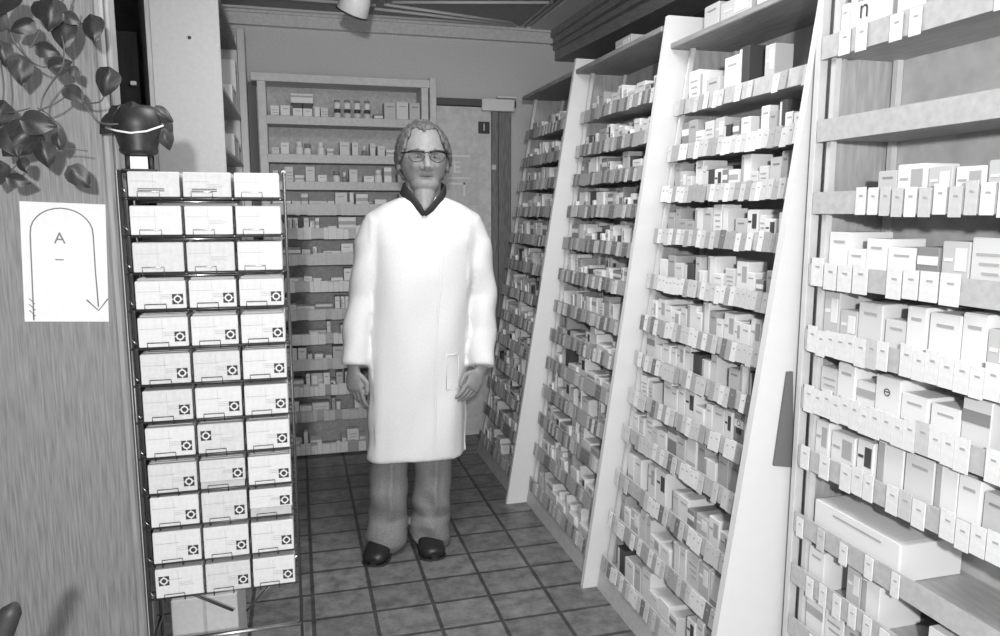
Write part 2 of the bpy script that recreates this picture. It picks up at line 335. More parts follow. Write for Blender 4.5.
def bay(idx, y0, y1, zs, fx, depth, label, lean, topboard, rng, cardspec, pale):
    """fx(z) front line; returns root"""
    root = thing('shelving_unit', (fx(0), (y0+y1)/2, 0), label, 'shelving', 'pharmacy shelving bays along the right side')
    def B(name, m, material): 
        o = m.build(name, material, root); o.location = (-fx(0), -(y0+y1)/2, 0); return o
    zt = (1.975 if idx == 3 else 2.04) if lean else 2.3
    # back board
    m = MB(); xb0, xb1 = fx(0)+depth, fx(zt)+depth
    m.hexa([(xb0,y0,0),(xb0+.012,y0,0),(xb0+.012,y1,0),(xb0,y1,0),(xb1,y0,zt),(xb1+.012,y0,zt),(xb1+.012,y1,zt),(xb1,y1,zt)]); B('back_board', m, M_back)
    for ys in (y0, y1-.014):
        m = MB(); m.hexa([(fx(0)+.03,ys,0),(xb0,ys,0),(xb0,ys+.014,0),(fx(0)+.03,ys+.014,0),(fx(zt)+.03,ys,zt),(xb1,ys,zt),(xb1,ys+.014,zt),(fx(zt)+.03,ys+.014,zt)]); B('side_board', m, M_side)
    # perforated upright rails
    for ys in ((y1-.040, y1-.020), (y0+.02, y0+.04)):
        for off in (0, depth-.03):
            m = MB(); a = fx(0)+.012+off; b = fx(zt)+.012+off
            m.hexa([(a,ys[0],0),(a+.016,ys[0],0),(a+.016,ys[1]-.006,0),(a,ys[1]-.006,0),(b,ys[0],zt),(b+.016,ys[0],zt),(b+.016,ys[1]-.006,zt),(b,ys[1]-.006,zt)])
            B('upright_rail', m, M_rail)
    if topboard:
        z = 1.965 if idx == 3 else 2.03; m = MB(); m.bbox(fx(z)-.05, fx(z)+depth+.06, y0+.001, y1-.001, z, z+.02, .003); B('top_board', m, M_soff)
    m = MB(); m.hexa([(fx(0)+.002,y0+.005,0),(fx(0)+.014,y0+.005,0),(fx(0)+.014,y1-.005,0),(fx(0)+.002,y1-.005,0),(fx(.08)+.002,y0+.005,.08),(fx(.08)+.014,y0+.005,.08),(fx(.08)+.014,y1-.005,.08),(fx(.08)+.002,y1-.005,.08)]); B('kick_board', m, M_lipl)
    cards = []
    for i, z in enumerate(zs):
        xf = fx(z); m = MB(); m.bbox(xf+.006, fx(z)+depth-.001, y0+.016, y1-.016, z-.012, z, .0015); B('shelf', m, M_shelf)
        m = MB(); lh = .034; sl = fx(1)-fx(0)
        m.hexa([(xf,y0+.005,z-.016),(xf+.005,y0+.005,z-.016),(xf+.005,y1-.005,z-.016),(xf,y1-.005,z-.016),(xf+sl*lh,y0+.005,z+lh),(xf+sl*lh+.005,y0+.005,z+lh),(xf+sl*lh+.005,y1-.005,z+lh),(xf+sl*lh,y1-.005,z+lh)])
        if lean: B('shelf_lip', m, M_lipl if pale else M_lip)
        else: B('shelf_lip', m, M_lipl)
        spec = cardspec(i, rng)
        y = y1-.02-spec.get('start', 0)
        while y > max(y0+.03, spec.get('stop', 0)):
            cw = spec['w']*rng.uniform(.92, 1.08)
            if rng.random() < spec['p']:
                ch = spec['h']*rng.uniform(.94, 1.08); dz = rng.choice([-.020, -.017, -.022, -.018])
                cards.append((y-cw/2, z, cw, ch, dz, rng.choices(range(4), spec['mix'])[0]))
            y -= cw*spec['pitch']
    cards.sort(key=lambda c: (c[0]**2 + (fx(c[1]))**2 + (c[1]-CAMZ)**2) if c[0] > y0+.01 else 99)
    protos = {}
    sl = fx(1)-fx(0)
    def cardgeo(m, cx, cy, cz, cw, ch, mi=0, ox=0.):
        m.hexa([(cx-.004+ox,cy-cw/2,cz),(cx-.001+ox,cy-cw/2,cz),(cx-.001+ox,cy+cw/2,cz),(cx-.004+ox,cy+cw/2,cz),
                (cx-.004+ox+sl*ch,cy-cw/2,cz+ch),(cx-.001+ox+sl*ch,cy-cw/2,cz+ch),(cx-.001+ox+sl*ch,cy+cw/2,cz+ch),(cx-.004+ox+sl*ch,cy+cw/2,cz+ch)], mi)
        m.box(cx-.0052+sl*ch*.7+ox, cx-.0035+sl*ch*.7+ox, cy-cw*.25, cy+cw*.1, cz+ch*.66, cz+ch*.72, 4)   # printed line
    rest = MB()
    for k, (cy, z, cw, ch, dz, mi) in enumerate(cards):
        if k < 100:
            if mi not in protos:
                m = MB(); cardgeo(m, 0, 0, 0, 1.0*.03, .056, 0); me = m.mesh('label_card', [M_card[mi], M_card[mi], M_card[mi], M_card[mi], M_card[2]]); protos[mi] = me
            o = bpy.data.objects.new('label_card', protos[mi]); C.objects.link(o); o.parent = root
            o.location = (fx(z+dz)-fx(0)-.001, cy-(y0+y1)/2, z+dz); o.scale = (1, cw/.03, ch/.056)
        else: cardgeo(rest, fx(z+dz)-.001, cy, z+dz, cw, ch, mi)
    if rest.v:
        o = B('label_card', rest, M_card+[M_card[2]]); o['kind'] = 'stuff'
    return root

def spec_far(i, r): return dict(w=.024, h=.050, p=.95, pitch=1.05, mix=[.06, .22, .44, .28])
def spec_b3(i, r):
    if i in (0,): return dict(w=.026, h=.05, p=.5, pitch=1.2, mix=[.3, .4, .3, 0])
    return dict(w=.025, h=.052, p=.92 if i < 7 else .86, pitch=1.06, mix=[.38, .36, .20, .06])
def spec_b4(i, r):
    S_ = {0: dict(w=.03, h=.055, p=.35, pitch=1.6), 1: dict(w=.03, h=.05, p=0, pitch=2), 2: dict(w=.026, h=.058, p=1, pitch=1.3, start=.13),
          3: dict(w=.040, h=.062, p=.55, pitch=1.15), 4: dict(w=.030, h=.062, p=.96, pitch=1.06), 5: dict(w=.030, h=.062, p=.98, pitch=1.05),
          6: dict(w=.030, h=.058, p=.85, pitch=1.12), 7: dict(w=.022, h=.050, p=1, pitch=3.3, stop=1.17), 8: dict(w=.024, h=.052, p=.9, pitch=2.0)}
    s = S_.get(i, dict(w=.026, h=.052, p=.9, pitch=1.4)); s['mix'] = [.85, .15, 0, 0]; return s
R1, R2, R3, R4 = (random.Random(s) for s in (11, 22, 33, 44))
f1 = lambda z: .985+.160*z
f2 = lambda z: 1.035+.137*z
f3 = lambda z: 1.045+.147*z
f4 = lambda z: 1.180
Y1, Y2, Y3, Y4 = (3.326, 4.12), (2.466, 3.296), (1.586, 2.436), (.62, 1.515)
bay(1, Y1[0], Y1[1], ZS, f1, .19, 'leaning shelving bay farthest down the right side, beside the back door', True, True, R1, spec_far, False)
bay(2, Y2[0], Y2[1], ZS, f2, .19, 'second leaning shelving bay from the back, between two white dividers', True, True, R2, spec_far, False)
bay(3, Y3[0], Y3[1], ZB3, f3, .20, 'leaning shelving bay just beyond the broad white divider', True, True, R3, spec_b3, True)
bay(4, Y4[0], Y4[1], ZB4, f4, .20, 'nearest upright shelving bay at the right edge of the picture', False, False, R4, spec_b4, True)

def fill_far(ys, zs, fx, rng, zt=2.03):
    for i, z in enumerate(zs):
        gap = (zs[i-1] if i else zt)-z-.02
        for layer in (0, 1):
            y = ys[1]-.045
            while y > ys[0]+.05:
                wd = rng.choice([.018, .022, .03, .04, .055, .08]); h = min(gap-.01, rng.uniform(.05, .105) if layer == 0 else rng.uniform(.07, .12)); dd = .07
                if i >= 7 and rng.random() < .4: h = rng.uniform(.04, .06); wd = rng.uniform(.05, .1)
                if y-wd < ys[0]+.04: break
                if rng.random() < .90: far.add((fx(z)+.022+layer*.078+rng.uniform(0, .008)+(.01 if h > .06 else 0), y-wd/2, z+.0005), wd-.002, h, dd, pick(rng, .3))
                y -= wd+rng.choice([0, 0, .001, .004])
fill_far(Y1, ZS, f1, R1); fill_far(Y2, ZS, f2, R2)
def fill_near(ys, zs, fx, rng, which, group, zt, params):
    for i, z in enumerate(zs):
        p = params(i)
        if p is None: continue
        gap = (zs[i-1] if i else zt)-z-.02; y = ys[1]-.045-p.get('start', 0); k = 0; row = ORD[i]
        while y > ys[0]+.045:
            wd = rng.uniform(*p['w'])
            if y-wd < ys[0]+.04: break
            h = min(gap-.008, rng.uniform(*p['h'])); dd = rng.uniform(*p['d'])
            if y < p.get('stop', -1): break
            if rng.random() < p.get('p', .95):
                kk = pick(rng, p.get('dark', .12)); place_carton((fx(z)+.014+(fx(1)-fx(0))*h+rng.uniform(0, .006), y-wd/2, z+.0005), wd-.003, h, min(dd, .165-(fx(1)-fx(0))*h), kk,
                    '%s carton, %s from left, %s shelf down, %s' % (TONE[kk], ORD[min(k, 28)], row, which), group)
                k += 1
            y -= wd+rng.choice([.001, .001, .002, .006])
def p3(i):
    if i == 0: return dict(w=(.045, .09), h=(.08, .15), d=(.06, .13), p=.9, dark=.1)
    if i < 5: return dict(w=(.026, .060), h=(.06, .115), d=(.06, .12), p=.95, dark=.2)
    if i < 8: return dict(w=(.030, .065), h=(.07, .12), d=(.08, .14), dark=.22)
    return dict(w=(.035, .075), h=(.06, .12), d=(.10, .15), dark=.12)
def p4(i):
    if i == 0: return dict(w=(.07, .12), h=(.075, .12), d=(.08, .14), dark=0, start=.16)
    if i == 1: return None
    if i == 2: return dict(w=(.05, .075), h=(.06, .085), d=(.08, .12), dark=0, start=.14)
    if i == 3: return dict(w=(.05, .09), h=(.07, .125), d=(.08, .14), dark=.06)
    if i == 7: return None
    return dict(w=(.045, .08), h=(.085, .135), d=(.10, .15), dark=.03)
fill_near(Y3, ZB3, f3, R3, 'bay beyond broad divider', 'medicine cartons in the third bay', 1.965, p3)
fill_near((.80, Y4[1]), ZB4, f4, R4, 'nearest bay', 'medicine cartons in the nearest bay', 2.05, p4)
# big flat white carton and an empty stretch on the eighth shelf of the nearest bay
place_carton((1.196, 1.325, .6265), .27, .085, .165, 0, 'large flat white carton filling the eighth shelf down of the nearest bay', None)
# lettered cartons on the top shelf
me = text_mesh('n', .060, M_inkd, 'printed_letter')
lc = place_carton((1.200, 1.405, 1.7645), .085, .115, .09, 0, 'white carton printed with a bold dark n on the top shelf of the nearest bay', 'medicine cartons in the nearest bay')
n = bpy.data.objects.new('printed_letter', me); C.objects.link(n); n.parent = lc
n.matrix_parent_inverse = Matrix.Identity(4); n.location = (-.014, .0, .62); n.rotation_euler = (PI/2, 0, -PI/2); n.scale = (1/.085, 1/.115, .3)
place_carton((1.198, 1.462, 1.7645), .022, .095, .09, 0, 'slim white carton left of the carton printed with n on the top shelf', 'medicine cartons in the nearest bay')
o = MB().bbox(1.183, 1.207, 1.518, 1.536, 0, 2.3, .002).build('front_post', M_rail); u4 = [q for q in bpy.data.objects if q.get('label', '').startswith('nearest upright shelving')][0]; o.parent = u4; o.location = -u4.location
# small printed marks on two cartons
def mark(u, v, xpl, grp, kind, extra):
    p = at(u, v, 0, xpl); best = None
    for o in bpy.data.objects:
        if o.get('group') == grp and o.name.startswith('medicine_carton'):
            zc = o.location.z+o.scale.z*.6; d_ = abs(o.location.y-p.y)+abs(zc-p.z)*1.5
            if best is None or d_ < best[0]: best = (d_, o)
    o = best[1]; sy, sz = o.scale.y, o.scale.z; m = MB(); n = 20; R_ = .0085
    for j in range(n):
        a = 2*PI*j/n
        for rr in (R_*.72, R_): m.v.append((-.016, -rr*math.cos(a)/sy, (rr*math.sin(a))/sz+.72))
    for j in range(n): m.face([2*j, 2*j+1, 2*((j+1) % n)+1, 2*((j+1) % n)])
    if kind == 'bar': m.box(-.018, -.014, -R_*.6/sy, R_*.6/sy, .72+.0, .72+.0022/sz)
    else: m.box(-.016, -.013, -.012/sy, .012/sy, .72-.030/sz, .72-.014/sz)
    m.build('printed_mark', M_inkd, o); o['label'] = extra
mark(890, 379, 1.22, 'medicine cartons in the nearest bay', 'bar', 'carton with a small dark ring mark, middle shelves of the nearest bay')
mark(725, 423, 1.13, 'medicine cartons in the third bay', 'block', 'carton with a dark ring and block mark, bay beyond broad divider')
# boxes on top of the leaning bays
for (y, wd, h, x, k, lb) in ((3.02, .16, .085, 1.37, 10, 'pale printed box lying on top of the second leaning bay'), (2.30, .09, .10, 1.36, 9, 'pale box at the left on top of the third bay'),
                          (2.16, .17, .085, 1.36, 10, 'printed box in the middle on top of the third bay'), (1.97, .15, .09, 1.36, 0, 'white box nearest the camera on top of the third bay')):
    place_carton((x, y, 2.0505 if y > 2.5 else 1.9855), wd, h, .12, k, lb, None)

# ------------------------------------------------------------------ back shelf unit
BX0, BX1, BY = -.172, .80, 4.29
ZK = [1.893, 1.689, 1.542, 1.405, 1.272, 1.127, .975, .815, .675, .527, .375, .225, .03]
t = thing('shelving_unit', (.31, 4.39, 0), 'wide shelving unit of packets on the back wall behind the man', 'shelving')
def BB(name, m, material): o = m.build(name, material, t); o.location = (-.31, -4.39, 0); return o
BB('back_board', MB().box(BX0+.02, BX1-.02, 4.475, 4.488, 0, 2.12), mat('back_unit_board', .5, .6, .15, 60))
BB('side_board', MB().bbox(BX0, BX0+.045, BY, 4.475, 0, 2.12, .003), mat('back_unit_stile', .62, .5, .08, 40))
BB('side_board', MB().bbox(BX1-.085, BX1-.045, BY, 4.475, 0, 2.12, .003), mat('back_unit_stile', .62, .5, .08, 40))
BB('edge_post', MB().bbox(BX1-.038, BX1, BY-.01, 4.475, 0, 2.16, .003), mat('back_unit_stile', .62, .5, .08, 40))
BB('top_rail', MB().bbox(BX0-.03, BX1-.038, BY-.008, 4.475, 2.10, 2.145, .003), mat('back_unit_stile', .62, .5, .08, 40))
BB('plinth', MB().box(BX0+.045, BX1-.085, BY+.02, 4.475, 0, .022), M_lipl)
rk = random.Random(5)
for i, z in enumerate(ZK):
    BB('shelf', MB().bbox(BX0+.045, BX1-.085, BY+.004, 4.474, z-.014, z, .002), M_shelf)
    lh = .03 if i < 3 else .045
    BB('shelf_lip', MB().bbox(BX0+.04, BX1-.08, BY-.006, BY+.003, z-.016, z+lh, .0015), M_lipl if i < 10 else mat('low_lip', .42, .5))
    if i > 2:
        x = BX0+.05; m = MB()
        while x < BX1-.11:
            cw = rk.uniform(.022, .05)
            if rk.random() < .7: m.box(x, x+cw-.002, BY-.010, BY-.0065, z-.018, z+lh+rk.uniform(-.012, .012))
            x += cw
        o = BB('label_card', m, M_card[1] if i % 2 else M_card[0]); o['kind'] = 'stuff'
for i, z in enumerate(ZK):
    if i < 3: continue
    x = BX0+.055; gap = ZK[i-1]-z-.02
    while x < BX1-.14:
        wd = rk.choice([.025, .03, .04, .05, .07, .1]); h = min(gap-.01, rk.choice([.06, .07, .085, .1, .11]))
        if rk.random() < .86: far.add((x+wd/2, BY+.012, z+.0005), wd-.003, h, rk.uniform(.06, .12), pick(rk, .12), 'y')
        x += wd+rk.choice([0, .002, .01])
        if x+.1 > BX1-.09: break
o = far.mb.build('medicine_carton', M_box); tag(o, 'rows of small medicine cartons packed on the farther bays and the back unit', 'cartons', None, 'stuff')

# individual goods on the three top shelves of the back unit
def jar_mesh(r, h, body, cap, cr=.8, ch=.25):
    m = MB(); m.lathe([(r*.9, 0), (r, h*.04), (r, h*(1-ch-.1)), (r*.75, h*(1-ch))]); 
    n = len(m.f); m.lathe([(r*cr, h*(1-ch)), (r*cr, h*.98), (r*cr*.9, h)], mi=1); return m.mesh('jar', [body, cap])
JW = jar_mesh(.021, .090, M_box[0], M_box[4]); JD = jar_mesh(.021, .078, M_box[1], M_box[5]); JL = jar_mesh(.022, .10, M_box[0], M_box[0]); JB = jar_mesh(.016, .085, M_box[4], M_box[0], .6, .3)
def up_carton(x, wd, h, k, z, label, y=4.32, d=.1):
    o = bpy.data.objects.new('medicine_carton', CART[k]); C.objects.link(o); o.location = (x, y, z+.0005); o.scale = (d, wd, h); o.rotation_euler = (0, 0, PI/2); return tag(o, label, 'carton', 'goods on the top shelves of the back unit')
def up_jar(x, me, z, name, label, y=4.33):
    o = bpy.data.objects.new(name, me); C.objects.link(o); o.location = (x, y, z+.0005); return tag(o, label, name, 'goods on the top shelves of the back unit')
z = ZK[0]
up_carton(-.085, .045, .085, 2, z, 'lettered white carton at the left end of the back unit top shelf')
up_carton(-.030, .05, .088, 0, z, 'plain white carton second from the left on the back unit top shelf')
for q, x in enumerate((.035, .088)):
    o = up_carton(x, .05, .075, 0, z, ['white tub with black top, left one of the pair on the top shelf', 'white tub with black top, right one of the pair on the top shelf'][q])
    o.name = 'tub'; MB().bbox(.0, 1.0, -.5, .5, 1.01, 1.38, .03).build('lid', M_box[5], o)
o = up_carton(.06, .12, .05, 1, z+.105, 'white carton lying across the two black-topped tubs', 4.335)
up_carton(.135, .036, .085, 5, z, 'slim white carton just right of the black-topped tubs')
up_carton(.178, .04, .083, 6, z, 'off-white lettered carton left of the row of jars')
for q in range(4):
    up_jar(.228+.055*q+.02, JD, z, 'jar', 'pale jar with dark cap, %s in the lower row on the top shelf' % ORD[q]) 
    up_jar(.228+.055*q+.02, JW, z+.0785, 'jar', 'small jar with grey cap, %s of those stacked on the lower jars' % ORD[q]).scale = (.9, .9, .55)
up_carton(.475, .05, .06, 12, z, 'grey striped carton beside the tall cartons on the top shelf')
up_carton(.54, .065, .125, 9, z, 'tall pale carton left of the three at the right of the top shelf')
up_carton(.61, .068, .13, 8, z, 'tall off-white carton in the middle of three on the top shelf')
up_carton(.68, .06, .128, 9, z, 'tall pale carton at the right end of the back unit top shelf')
rk = random.Random(9)
for i in (1, 2):
    z = ZK[i]; x = BX0+.06; k = 0
    while x < .64:
        if rk.random() < .65:
            wd = rk.uniform(.03, .07); up_carton(x+wd/2, wd-.004, rk.uniform(.06, .115), [8, 0, 0, 6, 1, 8][rk.randrange(6)], z, '%s item, carton, from the left on the %s shelf of the back unit' % (ORD[k], ORD[i]))
        else:
            wd = .042; nm = rk.choice([('jar', JW), ('bottle', JB), ('jar', JL)]); up_jar(x+.021, nm[1], z, nm[0], '%s item, pale %s, from the left on the %s shelf of the back unit' % (ORD[k], nm[0], ORD[i]))
        x += wd+rk.choice([.003, .01, .03]); k += 1

# ------------------------------------------------------------------ left shelving with white end panel
t = thing('shelving_unit', (-.36, 3.6, 0), 'tall shelving at the left seen end-on behind its white end panel', 'shelving')
def LB(name, m, material): o = m.build(name, material, t); o.location = (.36, -3.6, 0); return o
LB('end_panel', MB().bbox(-.476, -.242, 3.0, 3.022, 0, 2.18, .003), mat('end_panel_laminate', .50, .5, .05, 60))
m = MB(); m.lathe([(.006, 0), (.006, .004), (.003, .006)], n=10)
o = m.build('screw_head', M_inkd, t); o.location = (-.345+.36, 2.9995-3.6, 2.03); o.rotation_euler = (PI/2, 0, 0)
o = MB().lathe([(.005, 0), (.005, .01)], n=8).build('screw_head', M_inkd, t); o.location = (-.352+.36, 3.01-3.6, 2.18)
LB('back_board', MB().box(-.49, -.476, 3.0, 4.25, 0, 2.3), M_side)
LB('far_panel', MB().box(-.476, -.262, 4.23, 4.25, 0, 2.3), M_rail)
LB('top_board', MB().box(-.476, -.262, 3.03, 4.23, 2.24, 2.26), M_soff)
for z in (1.90, 1.66, 1.42, 1.2, 1.0, .8, .6, .4, .2):
    LB('shelf', MB().bbox(-.476, -.255, 3.022, 4.23, z-.018, z, .002), M_shelf)
for k, (y, z, h, wd) in enumerate(((4.12, 1.90, .26, .10), (3.92, 1.90, .10, .24), (4.10, 1.66, .09, .16), (3.88, 1.66, .11, .22), (3.9, 1.42, .14, .3))):
    o = bpy.data.objects.new('medicine_carton', CART[[0, 0, 1, 8, 0][k]]); C.objects.link(o); o.location = (-.262, y, z+.0005); o.scale = (.12, wd, h); o.rotation_euler = (0, 0, PI)
    tag(o, ['tall white carton on the highest visible shelf of the left unit', 'low white carton on the second visible shelf of the left unit', 'striped carton farther back on a left unit shelf', 'off-white carton nearer on a left unit shelf', 'white carton just above the rack on the left unit'][k], 'carton')

# dark rounded planter on a small stand, white cord and card, in the recess
c = at(137, 128, 1, 1.95); zb_ = 1.4975; t = thing('dark_planter', (c.x, 1.955, zb_), 'dark rounded planter with a white cord standing on top of the wire rack', 'planter')
hb = c.z-.062-zb_
MB().lathe([(.034, 0), (.040, .004), (.043, .010), (.041, .016), (.054, .06), (.055, .082), (.047, .10), (.038, .112)], (0, 0, hb), n=28).build('bowl', mat('planter_dark', .025, .45, .5, 40), t)
MB().tube([(-.062, -.03, hb+.058), (-.035, -.052, hb+.050), (-.005, -.058, hb+.045), (.028, -.055, hb+.050), (.062, -.035, hb+.066)], .0022, 8).build('cord', mat('white_cord', .8, .6), t)
for q_ in (-1, 1): MB().tube([(q_*.024, 0, hb+.004), (q_*.026, 0, 0)], .0045, 8).build('leg', M_dark, t)
MB().bbox(-.036, .036, -.012, .012, 0, .006, .002).build('crossbar', M_dark, t)
MB().box(-.019, .019, -.010, -.006, .006, hb-.004).build('card', M_paper, t)
for k, (dx, dy, dz, ry, sc) in enumerate(((.052, -.01, .085, 1.0, .05), (.060, -.012, .055, 1.3, .045), (.045, -.02, .10, .5, .045), (-.050, -.02, .08, 2.4, .05), (-.035, -.035, .10, 2.0, .045), (.0, -.045, .11, 1.7, .04))):
    o = bpy.data.objects.new('leaf', None); bpy.data.objects.remove(o); PL_ = (dx, dy, dz+hb, ry, sc); PLANTER_LEAVES = globals().setdefault('PLANTER_LEAVES', []); PLANTER_LEAVES.append((t, PL_))
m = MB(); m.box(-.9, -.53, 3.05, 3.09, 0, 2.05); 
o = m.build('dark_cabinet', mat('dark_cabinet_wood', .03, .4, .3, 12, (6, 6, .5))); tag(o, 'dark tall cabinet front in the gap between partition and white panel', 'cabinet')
MB().bbox(-.56, -.54, 3.035, 3.05, 1.86, 1.875, .002).build('handle', M_paper, o)

# ------------------------------------------------------------------ ceiling spot lamp
c = at(352, 2, 1, 3.4)
t = thing('spot_lamp', (c.x+.035, 3.4, CZ+.0), 'white bell-shaped spot lamp hanging from the ceiling at the top', 'lamp')
MB().lathe([(.04, -.02), (.045, -.012), (.045, 0)]).build('ceiling_rose', M_rail, t)
MB().tube([(0, 0, -.02), (0, 0, -.14)], .007, 10).build('stem', M_rail, t)
pr = [(.026, .0), (.048, -.02), (.062, -.07), (.070, -.135), (.067, -.138), (.05, -.07), (.03, -.03), (.01, -.02)]
o = MB().lathe([(r, z) for r, z in pr], n=32).build('lamp_shade', mat('lamp_white', .75, .35), t); o.location = (.01, 0, -.122); o.rotation_euler = (math.radians(24), math.radians(20), 0)
o = MB().lathe([(.067, -.134), (.0712, -.134), (.0712, -.141), (.067, -.141)], n=32).build('shade_rim', M_dark, t); o.location = (.01, 0, -.122); o.rotation_euler = (math.radians(24), math.radians(20), 0)
o = MB().ellipsoid((0, 0, -.07), (.03, .03, .04)).build('bulb', M_paper, t); o.location = (.01, 0, -.122); o.rotation_euler = (math.radians(24), math.radians(20), 0)

# ------------------------------------------------------------------ wire display rack and its boxes
RY = 1.93
rack = thing('wire_rack', (-.21, RY+.08, 0), 'tall freestanding wire rack of white boxes beside the wooden partition', 'rack')
def RB(name, m, material): o = m.build(name, material, rack); o.location = (.21, -(RY+.08), 0); return o
RL, RR = -.387, -.030
rows = [(1.496, 1.438), (1.416, 1.348), (1.329, 1.259), (1.237, 1.170), (1.148, 1.076), (1.058, .984), (.967, .891), (.873, .799), (.779, .705), (.694, .617), (.602, .520), (.503, .427)]
for x in (RL-.008, RR+.006):
    for yy in (RY+.015, RY+.15): RB('side_post', MB().tube([(x, yy, 0.0), (x, yy, 1.500)], .0055 if x < -.2 else .0032, 8), M_dwire)
RB('side_strip', MB().box(RL-.018, RL-.010, RY+.03, RY+.06, .30, 1.50), M_rail)
for z in (.02, .30, 1.50):
    for x in (RL-.008, RR+.006): RB('side_bar', MB().tube([(x, RY+.015, z), (x, RY+.15, z)], .005, 8), M_dwire)
for z in (.02, .300): RB('cross_bar', MB().tube([(RL-.008, RY+.015, z), (RR+.006, RY+.015, z)], .006, 8), M_chrome)
RB('brace', MB().tube([(RL, RY+.15, .40), (-.21, RY+.15, .29)], .004, 8), M_dwire)
RB('brace', MB().tube([(-.17, RY+.10, .31), (RR, RY+.13, .44)], .0035, 8), M_chrome)
rb = random.Random(3)
colx = [(-.378, -.262), (-.258, -.146), (-.142, -.034)]
def box_mesh(band):
    m = MB(); m.bbox(0, 1, 0, 1, 0, .93, .006, 0); m.box(.01, .99, .02, .98, .93, 1.0, 1)
    return m
def info_box(x0, x1, z0, z1, r, cidx):
    h = z1-z0; wd = x1-x0-.003
    o = bpy.data.objects.new('info_box', None); bpy.data.objects.remove(o)
    m = MB(); dp = .12
    m.bbox(0, wd, 0, dp, 0, h, .0015, 0)
    m.box(.002, wd-.002, .002, dp-.002, h, h+.0012, 3)  # grey top sheet: dimness under the grazing flash put into the colour
    m.box(wd*.04, wd*.55, -.0005, 0, h*.62, h*.635, 1); m.box(wd*.48, wd*.485, -.0005, 0, h*.1, h*.9, 1)
    gp_ = min(.009, (rows[r-1][1]-.0155)-z1) if r > 2 else 0
    if gp_ > .002: m.box(.004, wd-.004, .012, dp-.004, h+.0012, h+gp_-.001, 3); [m.box(.006, wd-.006, yq, yq+.002, h+gp_-.001, h+gp_, 0) for yq in (.02, .045, .07, .095)]
    if r == 0 and cidx < 2:
        for q in (.30, .22): m.box(wd*.18, wd*.70, -.0006, 0, h*q, h*q+.0022, 2)
    if r > 2 or cidx == 1:
        for q in (.50, .44, .38): m.box(wd*.50, wd*(.75+.1*rb.random()), -.0005, 0, h*q, h*q+.0010, 1)
    o = m.build('info_box', [[mat('info_card', .60, .6, .07, 90), mat('info_card_bright', .67, .6, .05, 90)][rb.randrange(2) if cidx < 2 else 1], M_card[2], M_inkd, M_box[3]]); o.location = (x0+.0015, RY+rb.uniform(0, .004), z0)
    nm = ['left', 'middle', 'right'][cidx]
    ex = {(0, 0): 'with two ruled lines', (11, 0): 'with lower-left emblem', (7, 1): 'with upper-left emblem'}.get((r, cidx), '')
    tag(o, ('white box %s, %s column, %s row down, wire rack' % (ex, nm, ORD[r])).replace(' ,', ','), 'box', 'white boxes in the wire rack')
    if r >= 3:
        left = (r, cidx) in ((11, 0), (7, 1)); ex = wd*(.18 if left else .83); ez = h*(.62 if left and r == 7 else .60 if left else .34); s = .0125
        e = MB()
        e.box(-s, s, -.0003, 0, -s, s)
        for (r0, r1) in ((.46, .74),):
            n = 20; base = len(e.v)
            for j in range(n):
                a = 2*PI*j/n
                for rr in (s*r0, s*r1): e.v.append((rr*math.cos(a), -.0005, rr*math.sin(a)))
            for j in range(n): e.face([base+2*j, base+2*j+1, base+2*((j+1) % n)+1, base+2*((j+1) % n)], 1)
        for ca, sa in ((1, 0), (-1, 0), (0, 1), (0, -1)):
            e.box(ca*s*.86-s*.10, ca*s*.86+s*.10, -.0005, -.0002, sa*s*.86-s*.10, sa*s*.86+s*.10, 1)
        q = e.build('emblem', [mat('emblem_ink', .035, .6), M_box[1]], o); q.location = (ex, -.0006, ez)
    return o
TUB = mat('rack_card_file', .50, .6, .1, 80)
for r, (zt, zb) in enumerate(rows):
    for cidx, (a, b) in enumerate(colx):
        dz = 0; hh = zt-zb
        if (r, cidx) == (8, 1): dz, hh = .018, .056
        if (r, cidx) == (9, 2): dz, hh = .024, .05
        info_box(a, b, zb+dz, zb+dz+hh, r, cidx)
        if dz > .01:   # a closed file box lying underneath
            f_ = MB().bbox(a+.002, b-.004, RY+.006, RY+.12, zb, zb+dz-.001, .001).build('flat_folder', TUB); tag(f_, 'thin grey folder under the raised box in the %s row of the rack' % ORD[r], 'folder')
        # wire clip
        m = MB(); xc = (a+b)/2-.012; zc = zb-.006; yf = RY-.006
        m.tube([(xc-.024, RY+.01, zc), (xc-.024, yf, zc), (xc-.024, yf, zc+.018), (xc+.024, yf, zc+.018), (xc+.024, yf, zc), (xc+.024, RY+.01, zc)], .0013, 6, ref=(1, 0, 0))
        RB('wire_clip', m, M_dwire if r > 2 else M_chrome)
    z = zb-.004
    m = MB()
    for yy in (RY+.008, RY+.05, RY+.10, RY+.14): m.tube([(RL-.008, yy, z), (RR+.006, yy, z)], .0028, 6)
    for x in (RL+.005, -.26, -.145, RR-.004): m.tube([(x, RY+.002, z-.0005), (x, RY+.145, z-.0005)], .0018, 6)
    for x in (-.2595, -.1435): m.tube([(x, RY+.003, z), (x, RY+.003, z+.05)], .0011, 6)
    RB('shelf', m, M_dwire)
    if r < 3: RB('shelf_bar', MB().tube([(RL+.03, RY+.03, z-.007), (RR-.10, RY+.03, z-.007)], .0035, 8), M_chrome)
    RB('hook', MB().tube([(RL-.008, RY+.015, z+.02), (RL-.002, RY-.002, z+.024), (RL+.006, RY-.006, z+.016)], .0016, 6), M_chrome)
o = MB().bbox(-.385, -.205, 2.16, 2.45, 0, .30, .003).build('storage_carton', M_box[2]); tag(o, 'plain pale carton on the floor under the wire rack', 'carton')
MB().box(-.30, -.29, 2.1595, 2.1601, .02, .30).build('tape_seam', M_box[3], o)

